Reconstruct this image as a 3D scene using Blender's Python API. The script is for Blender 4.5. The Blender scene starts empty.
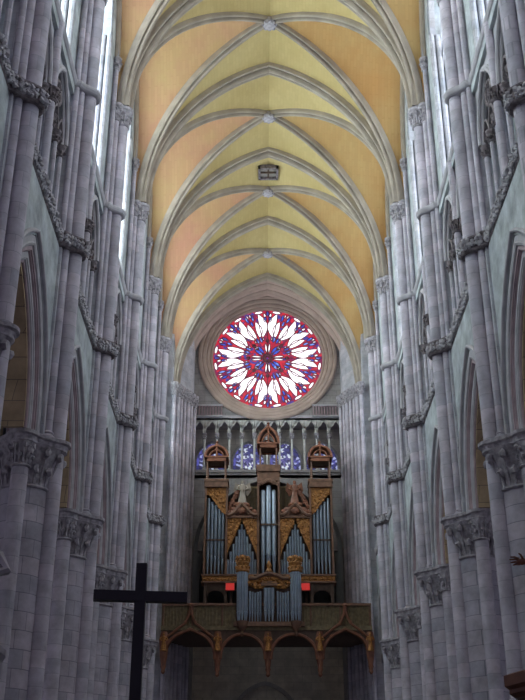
import bpy, bmesh, math, random
from mathutils import Vector, Matrix
random.seed(7)
PI = math.pi
S = bpy.context.scene
COL = S.collection

# ------------------------------------------------------------------ camera, world, exposure
CAMX, CAMZ, PITCH, FPX = -0.357, 1.7, 0.4652, 1042.4
cd = bpy.data.cameras.new('camera'); cam = bpy.data.objects.new('camera', cd); COL.objects.link(cam)
cam.location = (CAMX, 0, CAMZ); cam.rotation_euler = (PI/2 + PITCH, 0, 0)
cd.sensor_fit = 'VERTICAL'; cd.sensor_height = 24.0; cd.lens = FPX/700*24.0
cd.clip_start = 0.1; cd.clip_end = 500
S.camera = cam
S.view_settings.view_transform = 'Standard'; S.view_settings.look = 'None'
S.view_settings.gamma = 1.0; S.view_settings.use_curve_mapping = False
S.view_settings.exposure = 0.0
w = bpy.data.worlds.new('world'); S.world = w; w.use_nodes = True
bg = w.node_tree.nodes['Background']; bg.inputs[0].default_value = (0.66, 0.58, 0.95, 1); bg.inputs[1].default_value = 0.21
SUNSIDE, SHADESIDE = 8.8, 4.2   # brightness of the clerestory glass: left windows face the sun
AISLE = 0.5               # brightness of the aisle windows
# ------------------------------------------------------------------ materials
def mat(name):
    m = bpy.data.materials.new(name); m.use_nodes = True
    nt = m.node_tree; return m, nt, nt.nodes['Principled BSDF']
def simple(name, col, rough=.6, metal=0, var=.12, scale=3.0, bump=0.0):
    m, nt, p = mat(name); N, L = nt.nodes, nt.links
    tc = N.new('ShaderNodeTexCoord'); no = N.new('ShaderNodeTexNoise'); no.inputs['Scale'].default_value = scale; no.inputs['Detail'].default_value = 5
    L.new(tc.outputs['Object'], no.inputs['Vector'])
    r = N.new('ShaderNodeValToRGB'); e = r.color_ramp.elements
    e[0].position = .3; e[1].position = .7
    e[0].color = (*[c*(1-var) for c in col], 1); e[1].color = (*[min(1, c*(1+var)) for c in col], 1)
    L.new(no.outputs[0], r.inputs[0]); L.new(r.outputs[0], p.inputs['Base Color'])
    p.inputs['Roughness'].default_value = rough; p.inputs['Metallic'].default_value = metal
    if bump:
        b = N.new('ShaderNodeBump'); b.inputs['Strength'].default_value = bump; b.inputs['Distance'].default_value = .05
        L.new(no.outputs[0], b.inputs['Height']); L.new(b.outputs[0], p.inputs['Normal'])
    return m
def stone(name, c1, c2, mortar, bw=.9, bh=.42, var=.25, bump=.25, mort=.012):
    """ashlar: brick pattern on (x+y, z) in world space, cloudy weathering over it"""
    m, nt, p = mat(name); N, L = nt.nodes, nt.links
    g = N.new('ShaderNodeNewGeometry'); sx = N.new('ShaderNodeSeparateXYZ'); L.new(g.outputs['Position'], sx.inputs[0])
    ad = N.new('ShaderNodeMath'); ad.operation = 'ADD'; L.new(sx.outputs[0], ad.inputs[0]); L.new(sx.outputs[1], ad.inputs[1])
    cb = N.new('ShaderNodeCombineXYZ'); L.new(ad.outputs[0], cb.inputs[0]); L.new(sx.outputs[2], cb.inputs[1])
    br = N.new('ShaderNodeTexBrick'); L.new(cb.outputs[0], br.inputs['Vector'])
    br.inputs['Scale'].default_value = 1; br.inputs['Brick Width'].default_value = bw; br.inputs['Row Height'].default_value = bh
    br.inputs['Mortar Size'].default_value = mort; br.inputs['Mortar Smooth'].default_value = .3
    br.inputs['Color1'].default_value = (*c1, 1); br.inputs['Color2'].default_value = (*c2, 1); br.inputs['Mortar'].default_value = (*mortar, 1)
    no = N.new('ShaderNodeTexNoise'); no.inputs['Scale'].default_value = 1.3; no.inputs['Detail'].default_value = 8; no.inputs['Roughness'].default_value = .65
    L.new(g.outputs['Position'], no.inputs['Vector'])
    r = N.new('ShaderNodeMapRange'); r.inputs[1].default_value = .3; r.inputs[2].default_value = .7; r.inputs[3].default_value = 1-var; r.inputs[4].default_value = 1+var
    L.new(no.outputs[0], r.inputs[0])
    mx = N.new('ShaderNodeVectorMath'); mx.operation = 'SCALE'; L.new(br.outputs['Color'], mx.inputs[0]); L.new(r.outputs[0], mx.inputs['Scale'])
    L.new(mx.outputs[0], p.inputs['Base Color']); p.inputs['Roughness'].default_value = .85
    b = N.new('ShaderNodeBump'); b.inputs['Strength'].default_value = bump; b.inputs['Distance'].default_value = .03
    L.new(no.outputs[0], b.inputs['Height']); L.new(b.outputs[0], p.inputs['Normal'])
    return m
def plaster(name, c1, c2):
    """vault web: small masonry courses, warm light put into the blotchy base colour"""
    m, nt, p = mat(name); N, L = nt.nodes, nt.links
    g = N.new('ShaderNodeNewGeometry')
    n1 = N.new('ShaderNodeTexNoise'); n1.inputs['Scale'].default_value = .22; n1.inputs['Detail'].default_value = 6; n1.inputs['Roughness'].default_value = .6
    L.new(g.outputs['Position'], n1.inputs['Vector'])
    r = N.new('ShaderNodeValToRGB'); r.color_ramp.elements[0].position = .35; r.color_ramp.elements[1].position = .65
    r.color_ramp.elements[0].color = (*c1, 1); r.color_ramp.elements[1].color = (*c2, 1); L.new(n1.outputs[0], r.inputs[0])
    br = N.new('ShaderNodeTexBrick'); br.inputs['Scale'].default_value = 1; br.inputs['Brick Width'].default_value = .45; br.inputs['Row Height'].default_value = .16
    br.inputs['Mortar Size'].default_value = .012; br.inputs['Color1'].default_value = (1, 1, 1, 1); br.inputs['Color2'].default_value = (.93, .92, .9, 1); br.inputs['Mortar'].default_value = (.92, .9, .87, 1)
    sx = N.new('ShaderNodeSeparateXYZ'); L.new(g.outputs['Position'], sx.inputs[0])
    cb = N.new('ShaderNodeCombineXYZ'); L.new(sx.outputs[1], cb.inputs[0]); L.new(sx.outputs[0], cb.inputs[1]); L.new(cb.outputs[0], br.inputs['Vector'])
    mx = N.new('ShaderNodeMix'); mx.data_type = 'RGBA'; mx.blend_type = 'MULTIPLY'; mx.inputs[0].default_value = 1
    L.new(r.outputs[0], mx.inputs[6]); L.new(br.outputs['Color'], mx.inputs[7]); L.new(mx.outputs[2], p.inputs['Base Color'])
    p.inputs['Roughness'].default_value = .8
    return m
def glow(name, col, strength, spots=None, scale=6.0):
    """backlit glass"""
    m, nt, p = mat(name); N, L = nt.nodes, nt.links
    p.inputs['Base Color'].default_value = (.05, .05, .06, 1); p.inputs['Roughness'].default_value = .3
    p.inputs['Emission Color'].default_value = (*col, 1); p.inputs['Emission Strength'].default_value = strength
    if spots:
        tc = N.new('ShaderNodeTexCoord'); v = N.new('ShaderNodeTexVoronoi'); v.inputs['Scale'].default_value = scale
        L.new(tc.outputs['Object'], v.inputs['Vector'])
        r = N.new('ShaderNodeValToRGB'); r.color_ramp.interpolation = 'CONSTANT'
        sp = N.new('ShaderNodeSeparateColor'); L.new(v.outputs['Color'], sp.inputs[0]); L.new(sp.outputs[0], r.inputs[0])
        el = r.color_ramp.elements; el[0].color = (*col, 1); el[0].position = 0; el[1].position = 1.0; el[1].color = (*col, 1)
        for pos, c in spots:
            e = el.new(pos); e.color = (*c, 1)
        L.new(r.outputs[0], p.inputs['Emission Color'])
    return m
M = {}
M['stone'] = stone('grey_ashlar', (.50, .49, .52), (.42, .43, .48), (.33, .32, .36), var=.3, mort=.008)
M['shaft'] = stone('shaft_stone', (.565, .515, .575), (.42, .405, .465), (.34, .33, .37), bw=2.3, bh=.47, var=.3, mort=.009)
M['core'] = stone('core_stone', (.54, .49, .54), (.38, .37, .43), (.24, .23, .27), bw=.8, bh=.5, var=.32, mort=.013)
M['spandrel'] = stone('spandrel_stone', (.45, .49, .495), (.39, .42, .45), (.36, .38, .41), bw=1.2, bh=.5, var=.42, mort=.004)
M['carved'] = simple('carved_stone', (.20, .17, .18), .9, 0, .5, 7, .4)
M['cap'] = simple('capital_stone', (.38, .355, .385), .9, 0, .4, 6, .4)
M['mould'] = simple('arch_moulding_stone', (.47, .45, .48), .85, 0, .18, 2)
M['redmould'] = simple('rose_tinted_stone', (.42, .32, .345), .85, 0, .2, 2)
M['soffit'] = stone('warm_lit_soffit_stone', (.46, .34, .21), (.38, .28, .18), (.17, .13, .1), bw=.9, bh=.6)  # warm light from behind the arches is put into this brown
M['rib'] = simple('rib_stone', (.39, .335, .275), .85, 0, .2, 1.2)
M['web'] = plaster('warm_lit_yellow_web', (.50, .38, .155), (.60, .48, .22))  # warm lamplight on pale stone, put into the three web colours
M['webL'] = plaster('warm_lit_pink_web', (.56, .285, .185), (.58, .40, .19))
M['webR'] = plaster('warm_lit_orange_web', (.56, .31, .11), (.60, .42, .18))
M['west'] = stone('west_wall_stone', (.36, .34, .33), (.31, .295, .30), (.2, .19, .19), bw=1.0, bh=.45)
M['brownstone'] = stone('brown_grey_stone', (.34, .31, .28), (.29, .265, .24), (.2, .18, .17), bw=1.2, bh=.5)  # plain brown-grey stone tone
M['palestone'] = stone('recess_stone', (.56, .51, .44), (.48, .435, .38), (.34, .31, .28), bw=1.2, bh=.5)
M['pale'] = simple('pale_colonnette_stone', (.62, .61, .58), .8)
M['floor'] = stone('paving', (.3, .29, .29), (.16, .155, .16), (.1, .1, .1), bw=.6, bh=.6)
M['dark'] = simple('painted_void_shade', (.03, .028, .03), .9)  # near-black colour paints the unlit depth of the recess onto its back wall
M['wood'] = simple('brown_oak', (.20, .105, .065), .55, 0, .3, 4)
M['redwood'] = simple('red_brown_oak', (.25, .10, .055), .5, 0, .3, 4)
M['darkwood'] = simple('dark_oak', (.10, .06, .042), .6, 0, .3, 4)
M['gilt'] = simple('dull_gilt_carving', (.40, .18, .05), .5, .3, .5, 9, .5)
M['balc'] = simple('olive_gilt_panel', (.20, .155, .085), .6, .1, .35, 5, .3)
M['pipe'] = simple('tin_pipe', (.36, .43, .51), .38, .5, .12, 3)
M['pipefoot'] = simple('dull_tin', (.22, .26, .31), .4, .5, .15, 3)
M['black'] = simple('black_wood', (.012, .012, .016), .5, 0, .3, 5)
GRIS = [(.3, (1, .98, .92)), (.5, (.62, .86, .86)), (.68, (.60, .66, 1.0)), (.85, (.95, 1, 1))]
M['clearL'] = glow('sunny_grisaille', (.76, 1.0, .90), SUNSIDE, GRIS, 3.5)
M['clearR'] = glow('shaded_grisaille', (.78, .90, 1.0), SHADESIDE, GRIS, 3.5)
M['aisleglass'] = glow('daylit_aisle_glass', (.8, .8, 1.0), AISLE)
M['white'] = glow('white_rose_glass', (1, .93, .98), 1.6)
M['red'] = glow('red_rose_glass', (.60, .01, .05), .8, [(.3, (.85, .02, .05)), (.55, (.30, .01, .10)), (.72, (.08, .06, .42)), (.86, (.7, .02, .06))], 4.5)
M['blue'] = glow('blue_rose_glass', (.04, .10, .75), .95, [(.5, (.25, .4, 1.0)), (.75, (.05, .07, .4))], 5)
M['tracery'] = simple('glow_tinted_tracery', (.20, .07, .10), .8)  # reddish glow of the backlit glass mixed into the stone colour
M['lancet'] = glow('lancet_glass', (.07, .07, .26), .75, [(.28, (.03, .03, .10)), (.45, (.75, .85, 1)), (.62, (.16, .14, .42)), (.8, (.04, .04, .12)), (.9, (.9, .95, 1))], 6.5)
M['lancetside'] = glow('dark_lancet_glass', (.05, .05, .22), .75, [(.35, (.12, .12, .5)), (.6, (.03, .03, .09)), (.9, (.5, .55, .9))], 6.5)
M['redlamp'] = glow('red_lamp_glass', (.8, .03, .02), .5)
M['ring'] = simple('bounce_tinted_ring_stone', (.50, .39, .335), .85, 0, .15, 1)  # warm bounce off the vault tinted into the stone

# ------------------------------------------------------------------ mesh builder
class MB:
    def __init__(s): s.v = []; s.f = []
    def add(s, vs, fs):
        o = len(s.v); s.v += [tuple(v) for v in vs]; s.f += [tuple(i+o for i in f) for f in fs]; return s
    def box(s, x0, x1, y0, y1, z0, z1):
        x0, x1 = min(x0, x1), max(x0, x1); y0, y1 = min(y0, y1), max(y0, y1); z0, z1 = min(z0, z1), max(z0, z1)
        return s.add([(x, y, z) for z in (z0, z1) for y in (y0, y1) for x in (x0, x1)],
                     [(0, 2, 3, 1), (4, 5, 7, 6), (0, 1, 5, 4), (1, 3, 7, 5), (3, 2, 6, 7), (2, 0, 4, 6)])
    def lathe(s, cx, cy, prof, n=12, a0=0.0, a1=2*PI, sx=1, sy=1):
        full = abs(a1-a0-2*PI) < 1e-6; k = n if full else n+1
        vs = []
        for r, z in prof:
            for j in range(k):
                a = a0+(a1-a0)*j/n
                vs.append((cx+r*math.cos(a)*sx, cy+r*math.sin(a)*sy, z))
        fs = []
        for i in range(len(prof)-1):
            for j in range(n):
                j2 = (j+1) % k
                fs.append((i*k+j, i*k+j2, (i+1)*k+j2, (i+1)*k+j))
        if full:
            fs.append(tuple(range(k-1, -1, -1))); fs.append(tuple((len(prof)-1)*k+j for j in range(k)))
        return s.add(vs, fs)
    def stack(s, plan, levels):
        """plan: list of (x,y); levels: list of (scale-offset function value, z); plan grown outward by the offset"""
        n = len(plan); vs = []
        cx = sum(p[0] for p in plan)/n; cy = sum(p[1] for p in plan)/n
        for off, z in levels:
            for x, y in plan:
                d = math.hypot(x-cx, y-cy) or 1
                vs.append((x+(x-cx)/d*off, y+(y-cy)/d*off, z))
        fs = [(i*n+j, i*n+(j+1) % n, (i+1)*n+(j+1) % n, (i+1)*n+j) for i in range(len(levels)-1) for j in range(n)]
        fs += [tuple(range(n-1, -1, -1)), tuple((len(levels)-1)*n+j for j in range(n))]
        return s.add(vs, fs)
    def sweep(s, frames, prof, closed=True, cap=True):
        """frames: list of (P, b, n) vectors; prof: list of (p,q)"""
        k = len(prof); vs = []
        for P, b, n in frames:
            for p, q in prof: vs.append(P+b*p+n*q)
        fs = []
        for i in range(len(frames)-1):
            for j in range(k if closed else k-1):
                j2 = (j+1) % k
                fs.append((i*k+j, i*k+j2, (i+1)*k+j2, (i+1)*k+j))
        if closed and cap:
            fs.append(tuple(range(k-1, -1, -1))); fs.append(tuple((len(frames)-1)*k+j for j in range(k)))
        return s.add(vs, fs)
    def tube(s, pts, r, n=6, loop=False):
        pts = [Vector(p) for p in pts]; m = len(pts); fr = []
        rs = r if isinstance(r, (list, tuple)) else [r]*m
        for i in range(m):
            a = pts[(i-1) % m] if (loop or i > 0) else pts[i]; b = pts[(i+1) % m] if (loop or i < m-1) else pts[i]
            t = (b-a).normalized()
            up = Vector((0, 1, 0)) if abs(t.y) < .9 else Vector((1, 0, 0))
            u = t.cross(up).normalized(); v = t.cross(u)
            fr.append((pts[i], u, v))
        vs = []
        for (P, u, v), rr in zip(fr, rs):
            for j in range(n):
                a = 2*PI*j/n; vs.append(P+u*(rr*math.cos(a))+v*(rr*math.sin(a)))
        fs = [(i*n+j, i*n+(j+1) % n, ((i+1) % m)*n+(j+1) % n, ((i+1) % m)*n+j) for i in range(m if loop else m-1) for j in range(n)]
        if not loop: fs += [tuple(range(n-1, -1, -1)), tuple((m-1)*n+j for j in range(n))]
        return s.add(vs, fs)
    def blob(s, c, r, sx=1, sy=1, sz=1, jit=.25, n=6, m=4):
        vs = [(c[0], c[1], c[2]+r*sz)]
        for i in range(1, m):
            th = PI*i/m
            for j in range(n):
                a = 2*PI*(j+.5*(i % 2))/n; k = r*(1+random.uniform(-jit, jit))
                vs.append((c[0]+k*math.sin(th)*math.cos(a)*sx, c[1]+k*math.sin(th)*math.sin(a)*sy, c[2]+k*math.cos(th)*sz))
        vs.append((c[0], c[1], c[2]-r*sz)); fs = []
        for j in range(n): fs.append((0, 1+j, 1+(j+1) % n))
        for i in range(m-2):
            for j in range(n): fs.append((1+i*n+j, 1+(i+1)*n+j, 1+(i+1)*n+(j+1) % n, 1+i*n+(j+1) % n))
        b = 1+(m-2)*n; e = len(vs)-1
        for j in range(n): fs.append((b+j, e, b+(j+1) % n))
        return s.add(vs, fs)
    def slab(s, pts, y0, y1):
        """polygon of (x,z) extruded between y0 and y1"""
        n = len(pts)
        return s.add([(x, y0, z) for x, z in pts]+[(x, y1, z) for x, z in pts],
                     [tuple(range(n)), tuple(range(2*n-1, n-1, -1))]+[(j, n+j, n+(j+1) % n, (j+1) % n) for j in range(n)])
    def slabx(s, pts, x0, x1):
        """polygon of (y,z) extruded between x0 and x1"""
        n = len(pts)
        return s.add([(x0, y, z) for y, z in pts]+[(x1, y, z) for y, z in pts],
                     [tuple(range(n-1, -1, -1)), tuple(range(n, 2*n))]+[(j, (j+1) % n, n+(j+1) % n, n+j) for j in range(n)])
    def strip(s, A, B):
        n = len(A); return s.add(list(A)+list(B), [(i, i+1, n+i+1, n+i) for i in range(n-1)])
    def build(s, name, m, parent=None, smooth=False, fix=True):
        me = bpy.data.meshes.new(name); me.from_pydata(s.v, [], s.f); me.update()
        if fix:
            b = bmesh.new(); b.from_mesh(me); bmesh.ops.recalc_face_normals(b, faces=b.faces); b.to_mesh(me); b.free()
        me.materials.append(m)
        if smooth:
            me.polygons.foreach_set('use_smooth', [True]*len(me.polygons))
            try: me.set_sharp_from_angle(angle=.7)
            except Exception: pass
        o = bpy.data.objects.new(name, me); COL.objects.link(o)
        if parent: o.parent = parent
        return o
def tag(o, label, cat, group=None):
    o['label'] = label; o['category'] = cat
    if group: o['group'] = group
    return o
def thing(name, label, cat, loc=(0, 0, 0), group=None, rz=0):
    o = bpy.data.objects.new(name, None); COL.objects.link(o); o.location = loc; o.rotation_euler = (0, 0, rz)
    o.empty_display_size = .3
    return tag(o, label, cat, group)
def struct(o): o['kind'] = 'structure'; return o
def dup(root, loc, rz, label=None):
    r = root.copy(); COL.objects.link(r); r.location = loc; r.rotation_euler = (0, 0, rz)
    if label: r['label'] = label
    for ch in list(root.children):
        c = ch.copy(); COL.objects.link(c); c.parent = r
        for g in list(ch.children):
            d = g.copy(); COL.objects.link(d); d.parent = c
    return r
def pointed(a, rise, n=12):
    """half arch outline from (a,0) to (0,rise): circle centred on the springing line"""
    R = (a*a+rise*rise)/(2*a); c = a-R; th = math.atan2(rise, -c)
    return [(c+R*math.cos(th*i/n), R*math.sin(th*i/n)) for i in range(n+1)]
def arch(a, rise, n=12):
    h = pointed(a, rise, n); return [(-x, z) for x, z in h]+[(x, z) for x, z in h[-2::-1]]       # left to right
def arch_frames(O, h, pts, leg=0):
    """frames along an arch drawn in the vertical plane through O along the horizontal unit vector h"""
    O = Vector(O); h = Vector(h).normalized(); Z = Vector((0, 0, 1)); b = Z.cross(h)
    if leg: pts = [(pts[0][0], -leg)]+list(pts)+[(pts[-1][0], -leg)]
    fr = []
    for i in range(len(pts)):
        p0 = pts[max(i-1, 0)]; p1 = pts[min(i+1, len(pts)-1)]
        if i == 0 and not leg: p1 = (p0[0], p0[1]+1)
        if i == len(pts)-1 and not leg: p0 = (p1[0], p1[1]+1)
        tx, tz = p1[0]-p0[0], p1[1]-p0[1]; l = math.hypot(tx, tz)
        nx, nz = -tz/l, tx/l
        # outward (away from the opening)
        fr.append((O+h*pts[i][0]+Z*pts[i][1], b, h*nx+Z*nz))
    return fr
ORD = ['first', 'second', 'third', 'fourth', 'fifth', 'sixth', 'seventh', 'eighth']
def yp(i): return 21.49+7.3*i
BAY = 7.3
FIRST, LAST = -1, 6
SIDES = (('left', -1), ('right', 1))
ZCAP, ZFOL, ZSILL, ZSPR, ZWALL, ZTOP = 13.04, 19.8, 26.1, 31.54, 33.9, 40.25
WX = 6.82                                   # nave face of the side walls
YW = 68.5                                   # west wall
def PXY(px, py, Y):
    """where the sight line of a point of the survey photograph meets the plane at depth Y"""
    t = (350-py)/FPX; z = Y*math.tan(PITCH+math.atan(t)); d = Y*math.cos(PITCH)+z*math.sin(PITCH)
    return CAMX+(px-262.5)*d/FPX, z+CAMZ

# ------------------------------------------------------------------ floor, aisles, side walls
struct(MB().box(-15, 15, -14, 80, -.3, 0).build('floor', M['floor']))
Y0, Y1 = yp(FIRST)-BAY/2, yp(LAST)
for nm, s in SIDES:
    wl = MB()
    def quadx(X0, X1, ya, yb, za, zb): wl.box(s*X0, s*X1, ya, yb, za, zb)
    for i in range(FIRST-1, LAST):
        yc = yp(i)+BAY/2
        # spandrel above the arcade arch, arch opening half width 3.05
        A = arch(3.02, 4.95, 10); A = [(-3.02, 0)]+A+[(3.02, 0)] if False else A
        front = [(yc+u, ZCAP+z) for u, z in A]
        top = [(yc-3.65+7.3*k/(len(A)-1), ZFOL+.1) for k in range(len(A))]
        side0 = [(yc-3.65, ZCAP)]; side1 = [(yc+3.65, ZCAP)]
        P = side0+front+side1
        T = [(yc-3.65, ZFOL+.1)]+top+[(yc+3.65, ZFOL+.1)]
        for X in (WX, 7.9):
            wl.strip([(s*X, y, z) for y, z in P], [(s*X, y, z) for y, z in T])
        # triforium: parapet, blind back wall, lintel under the clerestory sill
        quadx(WX+.05, 7.9, yc-3.65, yc+3.65, ZFOL, ZFOL+.55)
        quadx(8.0, 8.3, yc-3.65, yc+3.65, ZFOL, ZSILL)
        quadx(WX+.02, 8.3, yc-3.65, yc+3.65, ZSILL-.45, ZSILL+.2)
        for e in (-1, 1): quadx(WX, 8.3, yc+e*3.65, yc+e*3.1, ZFOL, ZSILL)
        # clerestory wall: jambs and the head above the window arch
        for e in (-1, 1): quadx(WX+.1, 7.9, yc+e*3.65, yc+e*2.2, ZSILL, 42)
        A = arch(2.22, 4.3, 8); fr = [(yc+u, 34.4+z) for u, z in A]
        for X in (WX+.1, 7.9):
            wl.strip([(s*X, y, z) for y, z in fr], [(s*X, yc-2.22+4.44*k/(len(A)-1), 42) for k in range(len(A))])
        wl.strip([(s*(WX+.1), y, z) for y, z in fr], [(s*7.9, y, z) for y, z in fr])
    struct(wl.build('wall_'+nm, M['spandrel']))
    # aisle: outer wall with windows, and its ceiling
    aw = MB()
    aw.box(s*13.6, s*14.0, -14, 76, 0, 19.6)
    struct(aw.build('wall_aisle_'+nm, M['brownstone']))
    struct(MB().box(s*7.9, s*14, Y0-6, 76, 19.3, 19.7).build('ceiling_aisle_'+nm, M['soffit']))
# ------------------------------------------------------------------ piers
def lobed(core, bumps, n=64):
    out = []
    for k in range(n):
        a = 2*PI*k/n; dx, dy = math.cos(a), math.sin(a); r = core(a)
        for bx, by, br in bumps:
            p = bx*dx+by*dy; q = bx*bx+by*by-br*br; disc = p*p-q
            if disc > 0: r = max(r, p+math.sqrt(disc))
        out.append((r*dx, r*dy))
    return out
def capital(mb, cx, cy, r, z0, z1, flare=.14, leaves=6, n=12, rows=2):
    h = z1-z0
    mb.lathe(cx, cy, [(r+.03, z0-.06), (r+.06, z0-.02), (r+.03, z0+.02), (r+.01, z0+.05), (r+.02, z0+h*.4), (r+flare*.6, z0+h*.8), (r+flare, z1)], n)
    for row in range(rows):
        for j in range(leaves):
            a = 2*PI*(j+.5*row)/leaves; rr = r+.03+flare*(.35+.5*row)
            z = z0+h*(.38+.42*row)
            mb.blob((cx+rr*math.cos(a), cy+rr*math.sin(a), z), max(.05, .075*h+.02), 1, 1, 1.3, .3)
            mb.tube([(cx+(r+.01)*math.cos(a), cy+(r+.01)*math.sin(a), z0+.05), (cx+(rr-.02)*math.cos(a), cy+(rr-.02)*math.sin(a), z)], .035, 4)
def base_prof(r, z): return [(r+.09, z), (r+.09, z+.08), (r+.05, z+.1), (r+.02, z+.15), (r+.05, z+.19), (r+.03, z+.23), (r, z+.25)]
# local frame of a pier on the right side: nave towards -x
MAINX = -.80
def make_pier():
    t = thing('clustered_pier', '', 'pier', (0, 0, 0), 'clustered piers along the nave')
    MB().lathe(0, 0, [(1.25, 0), (1.25, .5), (1.1, .55), (1.1, .8), (.9, .9), (.74, 1.0), (.72, 1.1), (.72, ZCAP-1.5)], 32).build('pier_core', M['core'], t, True)
    for ax, ay in ((0, -.82), (0, .82), (.82, 0)):
        MB().lathe(ax, ay, [(.4, .8), (.4, .9), (.3, 1.0), (.24, 1.15), (.24, ZCAP-1.0)], 14).build('engaged_shaft', M['shaft'], t, True)
    MB().lathe(MAINX, 0, [(.42, .8), (.42, .9), (.3, 1.0), (.25, 1.15), (.25, ZSPR-.95)], 16).build('vault_shaft', M['shaft'], t, True)
    c = MB(); capital(c, 0, 0, .73, ZCAP-1.5, ZCAP-.32, .3, 12, 24)
    c.build('leafy_capital', M['cap'], t, True)
    for ax, ay in ((0, -.82), (0, .82), (.82, 0)):
        c = MB(); capital(c, ax, ay, .24, ZCAP-1.0, ZCAP-.32, .13, 8)
        c.build('shaft_capital', M['cap'], t, True)
    pl = lobed(lambda a: .98/max(abs(math.cos(a)), abs(math.sin(a)), .78*(abs(math.cos(a))+abs(math.sin(a)))),
               [(MAINX, 0, .38), (0, .82, .42), (0, -.82, .42), (.82, 0, .42)])
    MB().stack(pl, [(-.12, ZCAP-.36), (-.05, ZCAP-.3), (-.05, ZCAP-.24), (-.02, ZCAP-.14), (.05, ZCAP-.1), (.05, ZCAP), (-.06, ZCAP+.02)]).build('abacus', M['cap'], t)
    for e in (-1, 1):
        MB().lathe(-.58, e*.35, base_prof(.125, ZCAP)+[(.125, ZSPR-.85)], 10).build('thin_shaft', M['shaft'], t, True)
        MB().lathe(-.46, e*.62, [(.1, ZFOL), (.1, ZWALL-.6)], 10).build('wall_rib_shaft', M['shaft'], t, True)
    # core of the wall pier behind the shafts
    MB().box(-.5, .3, -.62, .62, ZCAP, 41).build('wall_pier', M['stone'], t)
    c = MB(); capital(c, MAINX, 0, .25, ZSPR-.95, ZSPR-.22, .11, 8); c.build('springing_capital', M['cap'], t, True)
    for e in (-1, 1):
        c = MB(); capital(c, -.58, e*.35, .125, ZSPR-.85, ZSPR-.22, .11, 6, 10); c.build('springing_capital', M['cap'], t, True)
        c = MB(); capital(c, -.46, e*.62, .1, ZWALL-.6, ZWALL-.1, .08, 6, 10); c.lathe(-.46, e*.62, [(.2, ZWALL-.1), (.22, ZWALL)], 8)
        c.build('wall_rib_capital', M['cap'], t, True)
    pl = lobed(lambda a: .4, [(-.28, 0, .38), (0, .35, .27), (0, -.35, .27)], 40)
    pl = [(x+MAINX+.22, y) for x, y in pl]
    MB().stack(pl, [(-.08, ZSPR-.24), (0, ZSPR-.16), (0, ZSPR-.02), (-.04, ZSPR)]).build('springing_abacus', M['cap'], t)
    return t
PX = 7.24
proto = make_pier(); first = True
for nm, s in SIDES:
    for i in range(FIRST, LAST):
        k = i-FIRST
        lab = ('clustered grey stone pier on the %s of the nave, %s from the near end' % (nm, ORD[k]))
        loc = (s*PX, yp(i), 0); rz = 0 if s > 0 else PI
        if first: proto.location = loc; proto.rotation_euler = (0, 0, rz); proto['label'] = lab; first = False
        else: dup(proto, loc, rz, lab)

# ------------------------------------------------------------------ arcade arches
def roll(cx, cy, r, a0, a1, n=5): return [(cx+r*math.cos(a0+(a1-a0)*k/n), cy+r*math.sin(a0+(a1-a0)*k/n)) for k in range(n+1)]
def make_arch():
    """right side, origin on the bay centre at x=7.3; b axis of the frames points to -x when h=+y"""
    t = thing('arcade_arch', '', 'arch', (0, 0, 0), 'pointed arches of the nave arcade')
    h = (0, 1, 0)
    def order(name, m, a, rise, x0, x1, depth, rolls):
        # ring of stone from x0 to x1 (nave to aisle), opening half width a
        fr = arch_frames((0, 0, ZCAP), h, arch(a, rise, 14))
        mb = MB(); sgn = -1  # b = Z x h = -x
        mb.sweep(fr, [(-x0, 0), (-x0, depth), (-x1, depth), (-x1, 0)])
        for rx, rq, rr in rolls: mb.sweep(fr, roll(-rx, rq, rr, 0, 2*PI*7/8, 7))
        return mb.build(name, m, t)
    order('hood_mould', M['mould'], 3.07, 5.02, -.54, -.40, .13, [(-.53, .06, .06)])
    order('outer_order', M['mould'], 2.80, 4.66, -.46, .46, .26, [(-.38, .02, .1)])
    order('outer_roll', M['redmould'], 2.66, 4.46, -.40, .40, .16, [(-.30, .02, .075)])
    order('middle_order', M['mould'], 2.48, 4.2, -.3, .3, .2, [(-.2, .0, .085)])
    order('inner_roll', M['redmould'], 2.38, 4.06, -.22, .22, .14, [(-.17, .02, .055)])
    order('soffit_band', M['soffit'], 2.26, 3.9, -.15, .6, .14, [])
    return t
proto = make_arch(); first = True
for nm, s in SIDES:
    for i in range(FIRST, LAST):
        k = i-FIRST
        yc = yp(i)+BAY/2
        if i == LAST-1: lab = 'pointed arcade arch on the %s of the nave, last before the organ end' % nm
        else: lab = 'moulded pointed arcade arch on the %s of the nave, between %s and %s piers' % (nm, ORD[k], ORD[k+1])
        loc = (s*7.3, yc, 0); rz = 0 if s > 0 else PI
        if first: proto.location = loc; proto.rotation_euler = (0, 0, rz); proto['label'] = lab; first = False
        else: dup(proto, loc, rz, lab)

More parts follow.
